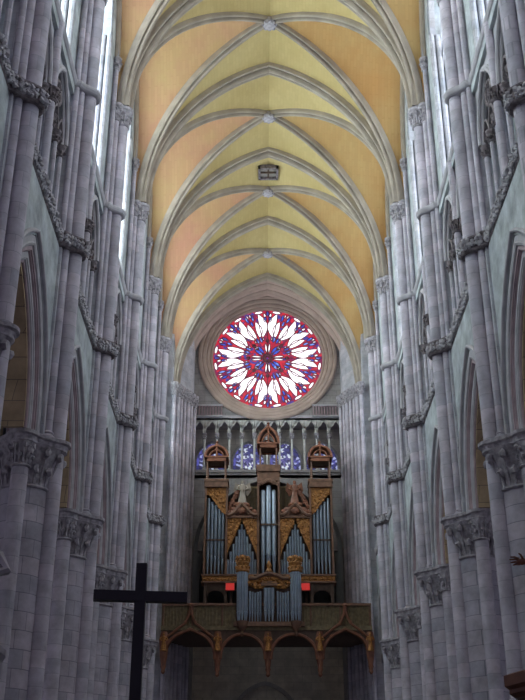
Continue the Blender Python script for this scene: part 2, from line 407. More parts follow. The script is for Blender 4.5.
# ------------------------------------------------------------------ string courses along each wall
def course_path(s, off=0.0):
    pts = []
    for i in range(FIRST, LAST):
        y = yp(i)
        for dx, dy in ((0, -.80), (-.17, -.70), (-.30, -.50), (-.52, -.34), (-.68, -.20), (-.74, 0), (-.68, .20), (-.52, .34), (-.30, .50), (-.17, .70), (0, .80)):
            pts.append((s*(WX+dx+off), y+dy))
    return [(s*(WX+off), Y0)]+pts+[(s*(WX+off), yp(LAST)-.9)]
def plan_frames(pts, z, s):
    fr = []
    for i in range(len(pts)):
        a = pts[max(i-1, 0)]; b = pts[min(i+1, len(pts)-1)]
        t = Vector((b[0]-a[0], b[1]-a[1], 0)).normalized()
        n = Vector((t.y, -t.x, 0))*(-s)          # towards the nave axis
        fr.append((Vector((pts[i][0], pts[i][1], z)), n, Vector((0, 0, 1))))
    return fr
for nm, s in SIDES:
    pts = course_path(s, .03)
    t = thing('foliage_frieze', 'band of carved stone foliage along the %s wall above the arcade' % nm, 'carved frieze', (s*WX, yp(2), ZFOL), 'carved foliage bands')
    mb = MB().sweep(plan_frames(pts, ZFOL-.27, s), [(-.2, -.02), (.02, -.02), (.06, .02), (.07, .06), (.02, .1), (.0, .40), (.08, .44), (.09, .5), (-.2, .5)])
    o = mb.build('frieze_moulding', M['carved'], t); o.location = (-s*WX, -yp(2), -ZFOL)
    lf = MB(); acc = 0.0; step = .125
    for a, b in zip(pts[:-1], pts[1:]):
        L = math.hypot(b[0]-a[0], b[1]-a[1]); d = -acc
        if a[1] < 14: acc = 0; continue
        tx, ty = (b[0]-a[0])/L, (b[1]-a[1])/L; nx, ny = -s*ty, s*tx
        while d+step <= L:
            d += step
            for zz in (.04, .14, .25):
                r = random.uniform(.05, .085)
                e = .07+.04*(zz > .2)+random.uniform(-.02, .06)
                lf.blob((a[0]+tx*d+nx*e, a[1]+ty*d+ny*e, ZFOL-.19+zz+random.uniform(-.04, .04)), r, 1.1, 1.1, 1.2, .4, 5, 3)
        acc = L-d if L-d < step else 0
    o = lf.build('carved_leaves', M['mould'], t); o.location = (-s*WX, -yp(2), -ZFOL); o['kind'] = 'stuff'
    t = MB().sweep(plan_frames(course_path(s, .02), 0, s), [(-.2, -.13), (.0, -.13), (.05, -.1), (.1, -.02), (.11, .05), (.08, .11), (-.2, .15)]).build('sill_course', M['mould'])
    t.location = (0, 0, ZSILL)
    tag(t, 'thin plain stone sill moulding along the %s wall under the clerestory' % nm, 'string course', 'plain sill mouldings')

# ------------------------------------------------------------------ triforium arcades
def make_triforium():
    t = thing('triforium_arcade', '', 'arcade', (0, 0, 0), 'triforium arcades over the nave arches')
    z0 = ZFOL+.3; zc = 23.2
    X = -.33
    sh = MB().lathe(X-.13, 0, [(.13, z0), (.13, ZSILL-.1)], 10).build('centre_shaft', M['shaft'], t, True)
    c = MB(); capital(c, X-.13, 0, .13, zc-.35, zc+.1, .1, 6, 10); c.build('shaft_capital', M['carved'], t, True)
    for e in (-1, 1):
        cy = e*1.52
        fr = arch_frames((X+.05, cy, zc+.1), (0, 1, 0), arch(1.28, 2.1, 10))
        mb = MB().sweep(fr, [(.14, 0), (.14, .14), (-.14, .14), (-.14, 0)])
        mb.sweep(fr, roll(.12, 0, .08, 0, 2*PI*7/8, 7)).sweep(fr, roll(.0, -.04, .07, 0, 2*PI*7/8, 7))
        mb.build('relieving_arch', M['mould'], t)
        # tympanum plate with three lancet heads and a trefoil
        tym = MB()
        for k in (-1, 0, 1):
            f2 = arch_frames((X+.1, cy+k*.82, zc), (0, 1, 0), arch(.37, .75, 6))
            tym.sweep(f2, [(.07, 0), (.07, .1), (-.07, .1), (-.07, 0)])
        ring = [(X+.08, cy+.4*math.cos(2*PI*q/16), zc+1.28+.4*math.sin(2*PI*q/16)) for q in range(16)]
        tym.tube(ring, .08, 6, True)
        for q in range(3):
            a = PI/2+2*PI*q/3
            rg = [(X+.1, cy+.19*math.cos(a)+.17*math.cos(2*PI*w_/10), zc+1.28+.19*math.sin(a)+.17*math.sin(2*PI*w_/10)) for w_ in range(10)]
            tym.tube(rg, .04, 5, True)
        tym.build('lancet_tracery', M['carved'], t)
        for k in range(4):
            yy = cy+(k-1.5)*.82; r = .09 if k in (0, 3) else .075
            cl = MB().lathe(X+.08, yy, base_prof(r, z0)+[(r, zc-.3)], 8).build('colonnette', M['shaft'], t, True)
            c = MB(); capital(c, X+.08, yy, r, zc-.35, zc-.06, .09, 6, 8, 1); c.lathe(X+.08, yy, [(.17, zc-.06), (.19, zc+.02)], 8)
            c.build('colonnette_capital', M['carved'], t, True)
        # spandrel wall round the relieving arch
        A = arch(1.40, 2.24, 8); sp = MB()
        sp.strip([(X-.0, cy+u, zc+.1+z) for u, z in A], [(X-.0, cy-1.52+3.04*q/(len(A)-1), ZSILL-.4) for q in range(len(A))])
        sp.strip([(X+.25, cy+u, zc+.1+z) for u, z in A], [(X+.25, cy-1.52+3.04*q/(len(A)-1), ZSILL-.4) for q in range(len(A))])
        sp.build('spandrel', M['stone'], t)
    return t
proto = make_triforium(); first = True
for nm, s in SIDES:
    for i in range(FIRST, LAST):
        k = i-FIRST; yc = yp(i)+BAY/2
        lab = 'carved stone triforium arcade high on the %s wall, %s bay from the near end' % (nm, ORD[k])
        loc = (s*7.3, yc, 0); rz = 0 if s > 0 else PI
        if first: proto.location = loc; proto.rotation_euler = (0, 0, rz); proto['label'] = lab; first = False
        else: dup(proto, loc, rz, lab)

# ------------------------------------------------------------------ clerestory windows
n_win = 0
for nm, s in SIDES:
    for i in range(FIRST-1, LAST):
        yc = yp(i)+BAY/2; n_win += 1
        A = arch(2.2, 4.25, 8); X = s*7.75
        pts = [(yc-2.2, ZSILL+.2)]+[(yc+u, 34.4+z) for u, z in A]+[(yc+2.2, ZSILL+.2)]
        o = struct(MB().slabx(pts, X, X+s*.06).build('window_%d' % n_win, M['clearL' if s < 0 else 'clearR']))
        mu = MB()
        for e in (-1, 1):
            for xx in (7.02, 7.3, 7.58): mu.lathe(s*xx, yc+e*2.1, [(.12, ZSILL+.1), (.12, 34.4)], 8)
        mu.lathe(s*7.35, yc, [(.16, ZSILL+.1), (.16, 36)], 8)
        for e in (-1, 1): mu.lathe(s*7.5, yc+e*1.1, [(.1, ZSILL+.1), (.1, 33.4)], 8)
        for e in (-1, 1):
            mu.sweep(arch_frames((s*7.5, yc+e*1.1, 33.4), (0, 1, 0), arch(1.05, 2.0, 6)), [(.1, 0), (.1, .16), (-.1, .16), (-.1, 0)])
            for g in (-1, 1): mu.sweep(arch_frames((s*7.5, yc+e*1.1+g*.54, 32.6), (0, 1, 0), arch(.5, .9, 6)), [(.08, 0), (.08, .12), (-.08, .12), (-.08, 0)])
        mu.tube([(s*7.5, yc+1.0*math.cos(2*PI*q/20), 36.7+1.0*math.sin(2*PI*q/20)) for q in range(20)], .11, 6, True)
        mu.sweep(arch_frames((s*7.1, yc, 34.4), (0, 1, 0), arch(2.12, 4.1, 8)), [(.12, -.04), (.12, .16), (-.12, .16), (-.12, -.04)])
        mu.build('window_tracery', M['stone'], o)
for nm, s in SIDES:
    for i in range(FIRST, LAST):
        n_win += 1; yc = yp(i)+BAY/2; A = arch(1.7, 2.6, 6); X = s*13.6
        pts = [(yc-1.7, 4)]+[(yc+u, 13+z) for u, z in A]+[(yc+1.7, 4)]
        struct(MB().slabx(pts, X, X-s*.06).build('window_%d' % n_win, M['aisleglass']))

# ------------------------------------------------------------------ vault: ribs first, then the webs
def rollprof(parts, hw, back):
    """half profile from rolls (centre, drop, radius) separated by deep hollows"""
    out = [(-hw, back), (-hw, .3)]
    for c, q, r in parts:
        out += [(c-r*1.0, q+r*1.2), (c-r, q), (c-r*.7, q-r*.7), (c, q-r), (c+r*.7, q-r*.7), (c+r, q), (c+r*1.0, q+r*1.2)]
    return out
def mirrored(h): return h+[(-x, q) for x, q in h[::-1]]
TR = mirrored(rollprof([(-.325, .13, .07)], .40, .6)+[(-.235, .48), (-.145, .46), (-.125, .10), (-.10, .02), (-.05, -.05)])
DR = mirrored([(-.22, .45), (-.22, .2), (-.20, .12), (-.15, .08), (-.11, .13), (-.10, .24), (-.07, .24), (-.065, .04), (-.035, -.03)])
WR = [(-.16, .3), (-.16, .05), (-.1, -.05), (0, -.08), (.1, -.05), (.16, .05), (.16, .3)]
AT = 6.08; RT = ZTOP-ZSPR
def web_t(y):    # extrados of a transverse rib: list from springing to crown, right half
    h = pointed(AT, RT, 20); out = []
    R = (AT*AT+RT*RT)/(2*AT); c = AT-R
    for x, z in h:
        k = (R+.30)/R; out.append(((x-c)*k+c, z*k))
    out[-1] = (0.0, out[-1][1])
    return [Vector((x, y, ZSPR+z)) for x, z in out]
for i in range(FIRST, LAST+1):
    o = MB().sweep(arch_frames((0, yp(i), ZSPR), (1, 0, 0), arch(AT, RT, 22)), TR).build('transverse_rib', M['rib'])
    if i < LAST: tag(o, 'moulded stone rib spanning the vault, over the %s pair of nave piers' % ORD[i-FIRST], 'vault rib', 'transverse vault ribs')
    else: tag(o, 'last moulded stone rib spanning the vault, just in front of the rose window', 'vault rib', 'transverse vault ribs')
DX, DY, ZD = 6.22, .34, 40.1
webs = {'web': MB(), 'webL': MB(), 'webR': MB()}
for i in range(FIRST-1, LAST):
    y0 = yp(i); yc = y0+BAY/2
    Ld = math.hypot(DX, BAY/2-DY); rise = ZD-ZSPR
    if i >= FIRST:
        t = thing('cross_ribs', 'crossing diagonal ribs with a carved boss, %s vault bay from the near end' % ORD[i-FIRST], 'vault rib', (0, yc, ZSPR), 'diagonal vault ribs')
        for g in (1, -1):
            hv = Vector((DX, g*(BAY/2-DY), 0)).normalized()
            MB().sweep(arch_frames((0, 0, 0), hv, arch(Ld, rise, 22)), DR).build('diagonal_rib', M['rib'], t)
        zz = ZD-ZSPR
        b = MB().lathe(0, 0, [(.1, zz-.22), (.28, zz-.18), (.36, zz-.02), (.32, zz+.2), (.2, zz+.4)], 12)
        for q in range(8):
            a = 2*PI*q/8; b.blob((.3*math.cos(a), .3*math.sin(a), zz-.08), .1)
        b.build('roof_boss', M['cap'], t)
    # web curves, right half then mirrored
    R = (Ld*Ld+rise*rise)/(2*Ld); c = Ld-R
    hd = pointed(Ld, rise, 20); dg = []
    for x, z in hd:
        k = (R+.26)/R; dg.append(((x-c)*k+c, z*k))
    dg[-1] = (0, dg[-1][1]); N = 20
    for sx in (-1, 1):
        for sy in (-1, 1):
            tr = [Vector((v.x*sx, v.y, v.z)) for v in web_t(y0 if sy < 0 else y0+BAY)]
            di = [Vector((sx*u*DX/Ld, yc+sy*u*(BAY/2-DY)/Ld, ZSPR+z)) for u, z in dg]
            # wall rib: stilted, starts at the springing and rises to near the crown height
            wr = [(3.2, 0)]; aw, rw = 3.2, 39.75-ZWALL
            hp = pointed(aw, rw, N-2)
            wc = [(3.3, 0), (3.25, (ZWALL-ZSPR)*.5)]+[(u, ZWALL-ZSPR+z) for u, z in hp[:]]
            wc = wc[:N+1]
            wa = [Vector((sx*6.95, yc+sy*u, ZSPR+z)) for u, z in wc]
            K = 5
            def grid(A, B, mb, sag):
                rows = []
                for a, b in zip(A, B):
                    row = []
                    for q in range(K+1):
                        f = q/K; p = a.lerp(b, f); p.z += sag*math.sin(PI*f)*min(1, (p.z-ZSPR)/6); row.append(p)
                    rows.append(row)
                vs = [p for r in rows for p in r]; n = K+1
                mb.add(vs, [(r*n+q, r*n+q+1, (r+1)*n+q+1, (r+1)*n+q) for r in range(len(rows)-1) for q in range(K)])
            grid(tr, di, webs['web'], .12)
            grid(di, wa, webs['webL' if sx < 0 else 'webR'], .10)
    if i >= FIRST:
        for nm, s in SIDES:
            o = MB().sweep(arch_frames((s*6.86, yc, ZWALL), (0, 1, 0), arch(3.1, 39.55-ZWALL, 12)), WR).build('wall_rib', M['rib'])
            tag(o, 'thin vault rib against the %s wall over the clerestory, %s bay from the near end' % (nm, ORD[i-FIRST]), 'vault rib', 'wall ribs of the vault')
for k, nm in (('web', 'ceiling'), ('webL', 'ceiling_left_cells'), ('webR', 'ceiling_right_cells')):
    o = struct(webs[k].build(nm, M[k], fix=False))
    o.data.polygons.foreach_set('use_smooth', [True]*len(o.data.polygons))
struct(MB().box(-9, 9, Y0-5, 76, 42.0, 42.5).build('ceiling_roof', M['stone']))
# hatch in the crown of the vault
hx, hy = 0.0, 52.55
t = thing('vault_hatch', 'small square dark hatch with cross bars in the crown of the vault', 'hatch', (hx, hy, 40.35))
fr = MB()
for e in (-1, 1):
    fr.box(e*.62, e*.48, -.62, .62, -.16, .12); fr.box(-.62, .62, e*.62, e*.48, -.16, .12)
fr.build('hatch_frame', M['carved'], t)
MB().box(-.48, .48, -.48, .48, .02, .06).build('hatch_board', M['brownstone'], t)
MB().box(-.05, .05, -.48, .48, -.08, .0).box(-.48, .48, -.05, .05, -.08, .0).build('cross_bar', M['darkwood'], t)

# ------------------------------------------------------------------ west end: tower piers
def make_tower_pier():
    t = thing('tower_pier', '', 'pier', (0, 0, 0), 'bundled tower piers beside the organ')
    # local: x towards aisle, origin at x=5.9,y=66
    MB().stack([(.62, -1.32), (3.0, -1.5), (3.0, 2.5), (-.62, 2.5), (-.62, .92)], [(0, 0), (0, 41)]).build('pier_core', M['stone'], t)
    n = 7
    for k in range(n):
        f = k/(n-1); x = .42+(-.80-.42)*f; y = -1.55+(.75+1.55)*f
        r = .19 if k in (1, 4) else .14
        MB().lathe(x, y, [(r+.07, 0), (r+.07, .9), (r+.03, 1.0), (r, 1.1), (r, ZSPR-.8)], 10).build('bundle_shaft', M['shaft'], t, True)
        c = MB(); capital(c, x, y, r, ZSPR-.85, ZSPR-.2, .1, 6, 10); c.lathe(x, y, [(r+.13, ZSPR-.2), (r+.15, ZSPR-.12), (r+.15, ZSPR)], 8)
        c.build('bundle_capital', M['cap'], t, True)
    return t
tp = make_tower_pier()
for nm, s in SIDES:
    lab = 'tall bundle of grey stone shafts flanking the organ on the %s' % nm
    loc = (s*5.9, 66.0, 0)
    if s < 0: tp.location = loc; tp.rotation_euler = (0, 0, 0); tp.scale = (-1, 1, 1); tp['label'] = lab
    else:
        o = dup(tp, loc, 0, lab); o.scale = (1, 1, 1)
# nested arch mouldings stepping back to the rose window
for k in range(3):
    a = 5.95-.12*k; st = 1.6; top = 40.55-.12*k
    fr = arch_frames((0, 66.1+.75*k, ZSPR+st), (1, 0, 0), arch(a, top-ZSPR-st, 20), st)
    o = MB().sweep(fr, [(-.38, 1.6), (-.38, .1), (-.3, 0), (-.2, 0), (-.14, .1), (-.02, .12), (.04, .05), (.16, 0), (.28, 0), (.38, .12), (.38, 1.6)]).build('west_arch_order', M['ring'])
    tag(o, 'moulded arch band framing the rose window, %s of three' % ('front', 'middle', 'inner')[k] if k < 3 else '', 'arch', 'arch bands round the rose window')

# ------------------------------------------------------------------ west wall
RC = (0.02, 35.52); RG = 4.02; RO = 5.0
ww = MB()
# wall round the rose, as a ring to the rectangle
n = 48; A = []; B = []
for k in range(n+1):
    a = 2*PI*k/n; ca, sa = math.cos(a), math.sin(a)
    A.append((RC[0]+RO*ca, YW, RC[1]+RO*sa)); sc = min(7.2/abs(ca) if abs(ca) > 1e-6 else 99, (6.5 if sa > 0 else 5.02)/abs(sa) if abs(sa) > 1e-6 else 99)
    B.append((RC[0]+ca*sc, YW, RC[1]+sa*sc))
ww.strip(A, B)
GZ0, GZ1 = PXY(268, 470, YW)[1], PXY(268, 418, YW)[1]
ww.box(-7.2, 7.2, YW, YW+.8, GZ0-.6, GZ0)             # gallery floor
ww.box(-7.2, 7.2, YW, YW+2.4, GZ1, GZ1+.25)
# wall with the deep arch recess behind the organ
RA = 5.02
A = arch(RA, 5.0, 12); sz = GZ0-.75-5.0
ZL = PXY(268, 604, 63)[1]
top = [(-7.2+14.4*k/(len(A)-1), GZ0-.3) for k in range(len(A))]
ww.strip([(x, YW, sz+z) for x, z in A], [(x, YW, z) for x, z in top])
ww.strip([(x, YW, sz+z) for x, z in A], [(x, YW+8, sz+z) for x, z in A])
for e in (-1, 1):
    ww.box(e*RA, e*7.2, YW, YW+8, 0, sz)
    ww.add([(e*RA, YW, sz), (e*7.2, YW, sz), (e*7.2, YW, GZ0-.3)], [(0, 1, 2)])
struct(ww.build('wall_west', M['west'], fix=False))
bw = MB().box(-7.2, 7.2, YW+3, YW+3.4, 0, ZL).box(-7.2, 7.2, YW+3, YW+8, ZL, ZL+.3); struct(bw.build('wall_west_recess', M['palestone']))
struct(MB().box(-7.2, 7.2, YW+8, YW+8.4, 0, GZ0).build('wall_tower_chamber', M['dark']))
gw = MB().box(-7.2, 7.2, YW+2.2, YW+2.6, GZ0-.6, GZ1+.3); struct(gw.build('wall_west_gallery', M['palestone']))
struct(MB().box(-9, 9, YW+8.4, YW+8.8, 0, 43).build('wall_west_outer', M['brownstone']))
# moulding below the gallery and portal arch low on the wall
o = MB().box(-5.3, 5.3, YW-.22, YW+.02, GZ0-.25, GZ0-.05).box(-5.3, 5.3, YW-.12, YW+.02, GZ0-.4, GZ0-.25).build('gallery_sill_course', M['west'])
tag(o, 'straight stone moulding under the gallery of small arches behind the organ', 'string course')
fr = arch_frames((0, YW, sz), (1, 0, 0), arch(4.4, 5.05, 16))
tag(MB().sweep(fr, [(-.1, 0), (-.1, .3), (.25, .3), (.25, .2), (.1, 0)]).build('recess_arch', M['west']), 'wide stone arch partly hidden behind the organ case', 'arch')
px, pz = PXY(265, 684, YW+3)
fr = arch_frames((px, YW+2.95, pz-2.6), (1, 0, 0), arch(2.1, 2.5, 12))
tag(MB().sweep(fr, [(-.1, 0), (-.1, .25), (.2, .25), (.2, 0)]).build('portal_arch', M['west']), 'low stone door arch under the organ loft, only its crown in view', 'arch')

# ------------------------------------------------------------------ gallery arcade
t = thing('gallery_arcade', 'row of small trefoil arches on slim colonnettes below the rose window', 'arcade', (0, YW, GZ0))
xc0, _ = PXY(198.2, 440, YW); xc1, _ = PXY(335.7, 440, YW); sp = (xc1-xc0)/11
gcap = PXY(268, 433, YW)[1]-GZ0
gh = GZ1-GZ0
for k in range(13):
    x = xc0+(k-.5)*sp
    MB().lathe(x, .1, base_prof(.075, 0)+[(.075, gcap-.35)], 8).build('colonnette', M['pale'], t, True)
    c = MB(); capital(c, x, .1, .075, gcap-.38, gcap-.08, .08, 6, 8, 1); c.lathe(x, .1, [(.16, gcap-.08), (.17, gcap)], 8)
    c.build('colonnette_capital', M['cap'], t, True)
for k in range(12):
    x = xc0+k*sp; a = sp/2-.06
    # trefoil head: plate with cusped opening
    cus = []
    for q in range(25):
        th = PI-PI*q/24; lob = abs(math.sin(1.5*(th)))          # three lobes
        f = .70+.30*lob
        cus.append((a*math.cos(th)*(f if 0 < q < 24 else 1), (gh-gcap-.22)*math.sin(th)**.9*(f if 0 < q < 24 else 1)))
    top_ = [(-sp/2+sp*q/24, gh-gcap) for q in range(25)]
    m_ = MB()
    for yy in (0.0, .2): m_.strip([(x+u, yy, gcap+z) for u, z in cus], [(x+u, yy, gcap+z) for u, z in top_])
    m_.strip([(x+u, 0, gcap+z) for u, z in cus], [(x+u, .2, gcap+z) for u, z in cus])
    m_.sweep(arch_frames((x, 0, gcap), (1, 0, 0), arch(a+.02, gh-gcap-.16, 8)), [(-.0, 0), (.0, .07), (.08, .07), (.08, 0)])
    m_.build('trefoil_arch', M['pale'], t, fix=False)
MB().box(-5.4, 5.4, -.05, .3, gh-.02, gh+.2).build('gallery_cornice', M['mould'], t)
# lancet windows at the back of the gallery
labs = ['leftmost', 'left of centre', 'right of centre', 'rightmost']
for k in range(4):
    x = xc0+(1+3*k+.0)*sp if k else xc0+1*sp
    o = thing('lancet_window', 'pointed blue and white stained glass window behind the gallery arches, %s of four' % labs[k], 'window', (x, YW+2.2, GZ0), 'stained glass lancets behind the gallery')
    A = arch(1.15, 1.5, 8); y = -.06; LZ = 1.35
    for u0, u1, nm_, mt in ((-1.15, -.42, 'side_light', 'lancetside'), (-.42, .42, 'centre_light', 'lancet'), (.42, 1.15, 'side_light', 'lancetside')):
        Rr = (1.15**2+1.5**2)/2.3; hh = lambda u: LZ+math.sqrt(max(0, Rr*Rr-(abs(u)-1.15+Rr)**2))
        us = [u0+(u1-u0)*q/10 for q in range(11)]
        MB().slab([(u0, .25)]+[(u, hh(u)) for u in us]+[(u1, .25)], y, y+.04).build(nm_, M[mt], o)
    f_ = MB().sweep(arch_frames((0, y-.03, LZ), (1, 0, 0), arch(1.15, 1.5, 8), .9), [(-.08, -.05), (-.08, .12), (.08, .12), (.08, -.05)])
    for e in (-.42, .42): f_.box(e-.035, e+.035, y-.08, y, .25, 2.6)
    f_.build('window_frame', M['west'], o)
# balustrade
bz0, bz1 = PXY(200, 417, YW-.1)[1], PXY(200, 405, YW-.1)[1]
for nm, s in SIDES:
    t = thing('balustrade', 'low stone balustrade %s of the rose window above the small arches' % nm, 'balustrade', (s*4.2, YW-.15, bz0), 'balustrade lengths beside the rose')
    x0, x1 = 3.2, 5.35
    MB().box(s*x0-s*4.2, s*x1-s*4.2, -.1, .12, bz1-bz0-.12, bz1-bz0).build('handrail', M['mould'], t)
    MB().box(s*x0-s*4.2, s*x1-s*4.2, -.1, .12, 0, .1).build('plinth_rail', M['mould'], t)
    nb = 11
    for k in range(nb):
        x = s*(x0+.08+(x1-x0-.16)*k/(nb-1))-s*4.2
        MB().lathe(x, 0, [(.07, .1), (.05, .16), (.045, .6), (.07, bz1-bz0-.12)], 8).build('baluster', M['redmould'], t, True)

# ------------------------------------------------------------------ rose window
t = thing('rose_window', 'large round stained glass rose window with white petals over red and blue', 'window', (RC[0], YW+.25, RC[1]))
def disc(mb, r0, r1, y, n=64):
    A = [(r0*math.cos(2*PI*k/n), y, r0*math.sin(2*PI*k/n)) for k in range(n+1)]; B = [(r1*math.cos(2*PI*k/n), y, r1*math.sin(2*PI*k/n)) for k in range(n+1)]
    return mb.strip(A, B)
def ringprof(mb, prof, n=64):   # prof of (r, y)
    k = len(prof); vs = [(r*math.cos(2*PI*j/n), y, r*math.sin(2*PI*j/n)) for j in range(n) for r, y in prof]
    return mb.add(vs, [(j*k+q, j*k+(q+1) % k, ((j+1) % n)*k+(q+1) % k, ((j+1) % n)*k+q) for j in range(n) for q in range(k)])
ringprof(MB(), [(RG-.02, .1), (RG, -.1), (RG+.12, -.16), (RG+.2, -.12), (RG+.26, -.28), (RG+.38, -.3), (RG+.46, -.26), (RG+.52, -.42), (RG+.68, -.46), (RG+.78, -.42), (RG+.84, -.5), (RG+.96, -.5), (RO+.08, -.42), (RO+.08, .1)]).build('stone_ring', M['ring'], t)
MB().lathe(0, 0, [(0.001, -.08), (RG, -.08), (RG, -.03), (0.001, -.03)], 64).build('glass_ground', M['red'], t).data.transform(Matrix.Rotation(PI/2, 4, 'X'))
def petal(r0, r1, wd, ang, bend=0.0, n=10, sharp=.8):
    """outline of a leaf shaped light in the plane of the rose"""
    L, Rr = [], []
    for k in range(n+1):
        f = k/n; r = r0+(r1-r0)*f; ww_ = wd*(math.sin(PI*f**sharp))**.8 if 0 < f < 1 else 0
        off = bend*math.sin(PI*f)*1.0
        L.append((r, off+ww_)); Rr.append((r, off-ww_))
    pts = L+Rr[-2:0:-1]
    ca, sa = math.sin(ang), math.cos(ang)     # ang measured from the top, clockwise
    return [(r*ca+o*sa, r*sa-o*ca) for r, o in pts]
outl = []
def light(name, m, pts, y=-.02):
    MB().slab(pts, y-.02, y).build(name, m, t); outl.append((pts, .035))
def lens(r0, t0, r1, t1, wd, bow=0.0, n=10):
    """leaf shaped light from (r0,t0) to (r1,t1); r in parts of the glass radius, t clockwise from the top"""
    a = Vector((r0*RG*math.sin(t0), r0*RG*math.cos(t0))); b = Vector((r1*RG*math.sin(t1), r1*RG*math.cos(t1)))
    d = (b-a); p = Vector((d.y, -d.x)).normalized()
    L = []; Q = []
    for k in range(n+1):
        f = k/n; c = a+d*f+p*(bow*math.sin(PI*f)); h = wd*math.sin(PI*f)**.75 if 0 < k < n else 0
        L.append(c+p*h); Q.append(c-p*h)
    return [(v.x, v.y) for v in L+Q[-2:0:-1]]
NS = 8
for k in range(NS):
    a = 2*PI*(k+.5)/NS; b = 2*PI*k/NS
    for e in (-1, 1):
        light('white_light', M['white'], lens(.43, a+e*.19,   .93, a+e*.20, .31, e*.22))
        light('white_light', M['white'], lens(.43, a+e*.07, .78, a+e*.10, .225, e*.09))
        light('blue_light', M['blue'], lens(.79, a+e*.055, .94, a+e*.075, .10, 0, 6))
        light('white_light', M['white'], lens(.88, a+e*.02, .965, a+e*.035, .06, 0, 6))
        light('blue_light', M['blue'], lens(.74, b+e*.055, .86, b+e*.06, .11, 0, 6))
        light('white_light', M['white'], lens(.84, b+e*.05, .93, b+e*.07, .09, 0, 6))
        light('white_light', M['white'], [(r*RG*math.sin(b+e*g), r*RG*math.cos(b+e*g)) for r, g in ((.945, .10), (.93, .15), (.93, .20), (.945, .25), (.975, .25), (.985, .20), (.985, .15), (.975, .10))])
        light('blue_light', M['blue'], lens(.33, a+e*.09, .46, a+e*.08, .10, 0, 6))
        light('white_light', M['white'], lens(.36, a+e*.2, .43, a+e*.2, .05, 0, 6))
        if k % 2 == 0:
            light('white_light', M['white'], lens(.10, b+e*.2, .31, b+e*.12, .075, 0, 8))
        else:
            light('blue_light', M['blue'], lens(.11, b+e*.2, .30, b+e*.13, .12, 0, 8))
            light('white_light', M['white'], lens(.24, b+e*.05, .32, b+e*.06, .05, 0, 6))
    light('blue_light', M['blue'], lens(.70, a, .82, a, .10, 0, 6))
    light('blue_light', M['blue'], lens(.87, b, .98, b, .11, 0, 6))
tr = MB()
for pts, r in outl: tr.tube([(x, -.05, z) for x, z in pts], .034, 4, True)
for k in range(8):
    a = 2*PI*k/8; tr.blob((1.42*math.sin(a), -.04, 1.42*math.cos(a)), .17, 1, .3, 1, .05, 8, 5); tr.tube([(.3*math.sin(a), -.05, .3*math.cos(a)), (RG*math.sin(a)*.7, -.05, RG*math.cos(a)*.7)], .03, 4)
tr.tube([(.34*math.cos(2*PI*q/16), -.05, .34*math.sin(2*PI*q/16)) for q in range(16)], .08, 6, True)
tr.tube([(.2*math.cos(2*PI*q/12), -.05, .2*math.sin(2*PI*q/12)) for q in range(12)], .1, 6, True)
tr.build('stone_tracery', M['tracery'], t)

# ------------------------------------------------------------------ helpers that keep things at their own base
def kid(mb, name, m, t, smooth=False, sub=None):
    L = t.location; mb.v = [(x-L.x, y-L.y, z-L.z) for x, y, z in mb.v]
    return mb.build(name, m, sub or t, smooth)
def pipe(t, x, y, r, zb, zm, zt, rnd=False):
    """organ pipe: conical foot from zb to the mouth at zm, body to zt"""
    prof = [(r*.35, zb), (r*.95, zm-.02), (r*1.0, zm), (r*.82, zm+.03), (r*.82, zm+.07), (r, zm+.1), (r, zt)]
    if rnd: prof += [(r*.8, zt+r*.6), (r*.3, zt+r*.95)]
    return kid(MB().lathe(x, y, prof, 10), 'organ_pipe', M['pipe'], t, True)
def figure(mb, x, y, z, h, wings=True):
    mb.lathe(x, y, [(.2*h, z), (.17*h, z+.1*h), (.12*h, z+.4*h), (.10*h, z+.55*h), (.14*h, z+.7*h), (.12*h, z+.8*h), (.045*h, z+.84*h), (.05*h, z+.86*h), (.075*h, z+.92*h), (.05*h, z+.99*h), (.01*h, z+h)], 9, sy=.8)
    for e in (-1, 1):
        mb.tube([(x+e*.12*h, y, z+.78*h), (x+e*.22*h, y-.05*h, z+.62*h), (x+e*.1*h, y-.16*h, z+.56*h)], [.05*h, .045*h, .03*h], 6)
        if wings: mb.slab([(x+e*.06*h, z+.75*h), (x+e*.3*h, z+.95*h), (x+e*.36*h, z+.6*h), (x+e*.2*h, z+.35*h), (x+e*.08*h, z+.5*h)], y+.08*h, y+.13*h)
    return mb
# ------------------------------------------------------------------ organ loft
YL = 61.8
def zl(py): return PXY(268, py, YL)[1]
def xl(px, py=630): return PXY(px, py, YL)[0]
YO = 64.4
zt, zr, zp = zl(603.5), zl(628), zl(673)
t = thing('organ_loft', 'brown carved timber balcony on hanging arches spanning the nave under the organ', 'balcony', (0, YL, zp))
XL = xl(161); XR = xl(372)
kid(MB().box(XL, XR, YL+.1, YO+2.0, zl(632), zr), 'loft_deck', M['darkwood'], t)
kid(MB().box(XL, XR, YL-.12, YL+.12, zt-.14, zt), 'handrail', M['wood'], t)
kid(MB().box(XL, XR, YL-.14, YL+.12, zr-.08, zr+.1).box(XL, XR, YL-.2, YL, zr-.16, zr-.08), 'base_moulding', M['balc'], t)
kid(MB().box(XL, XR, YL+.02, YL+.06, zr, zt-.1), 'parapet_panel', M['balc'], t)
nb = 64
for k in range(nb):
    x = XL+.1+(XR-XL-.2)*k/(nb-1)
    thick = k % 9 == 0
    kid(MB().lathe(x, YL-.02, [(.05 if thick else .025, zr+.1), (.06 if thick else .03, (zr+zt)/2), (.05 if thick else .022, zt-.14)], 6), 'parapet_post' if thick else 'baluster', M['wood'] if thick else M['balc'], t)
pend = [161.5, 217.5, 268, 320, 372.5]
xs = [xl(p, 655) for p in pend]
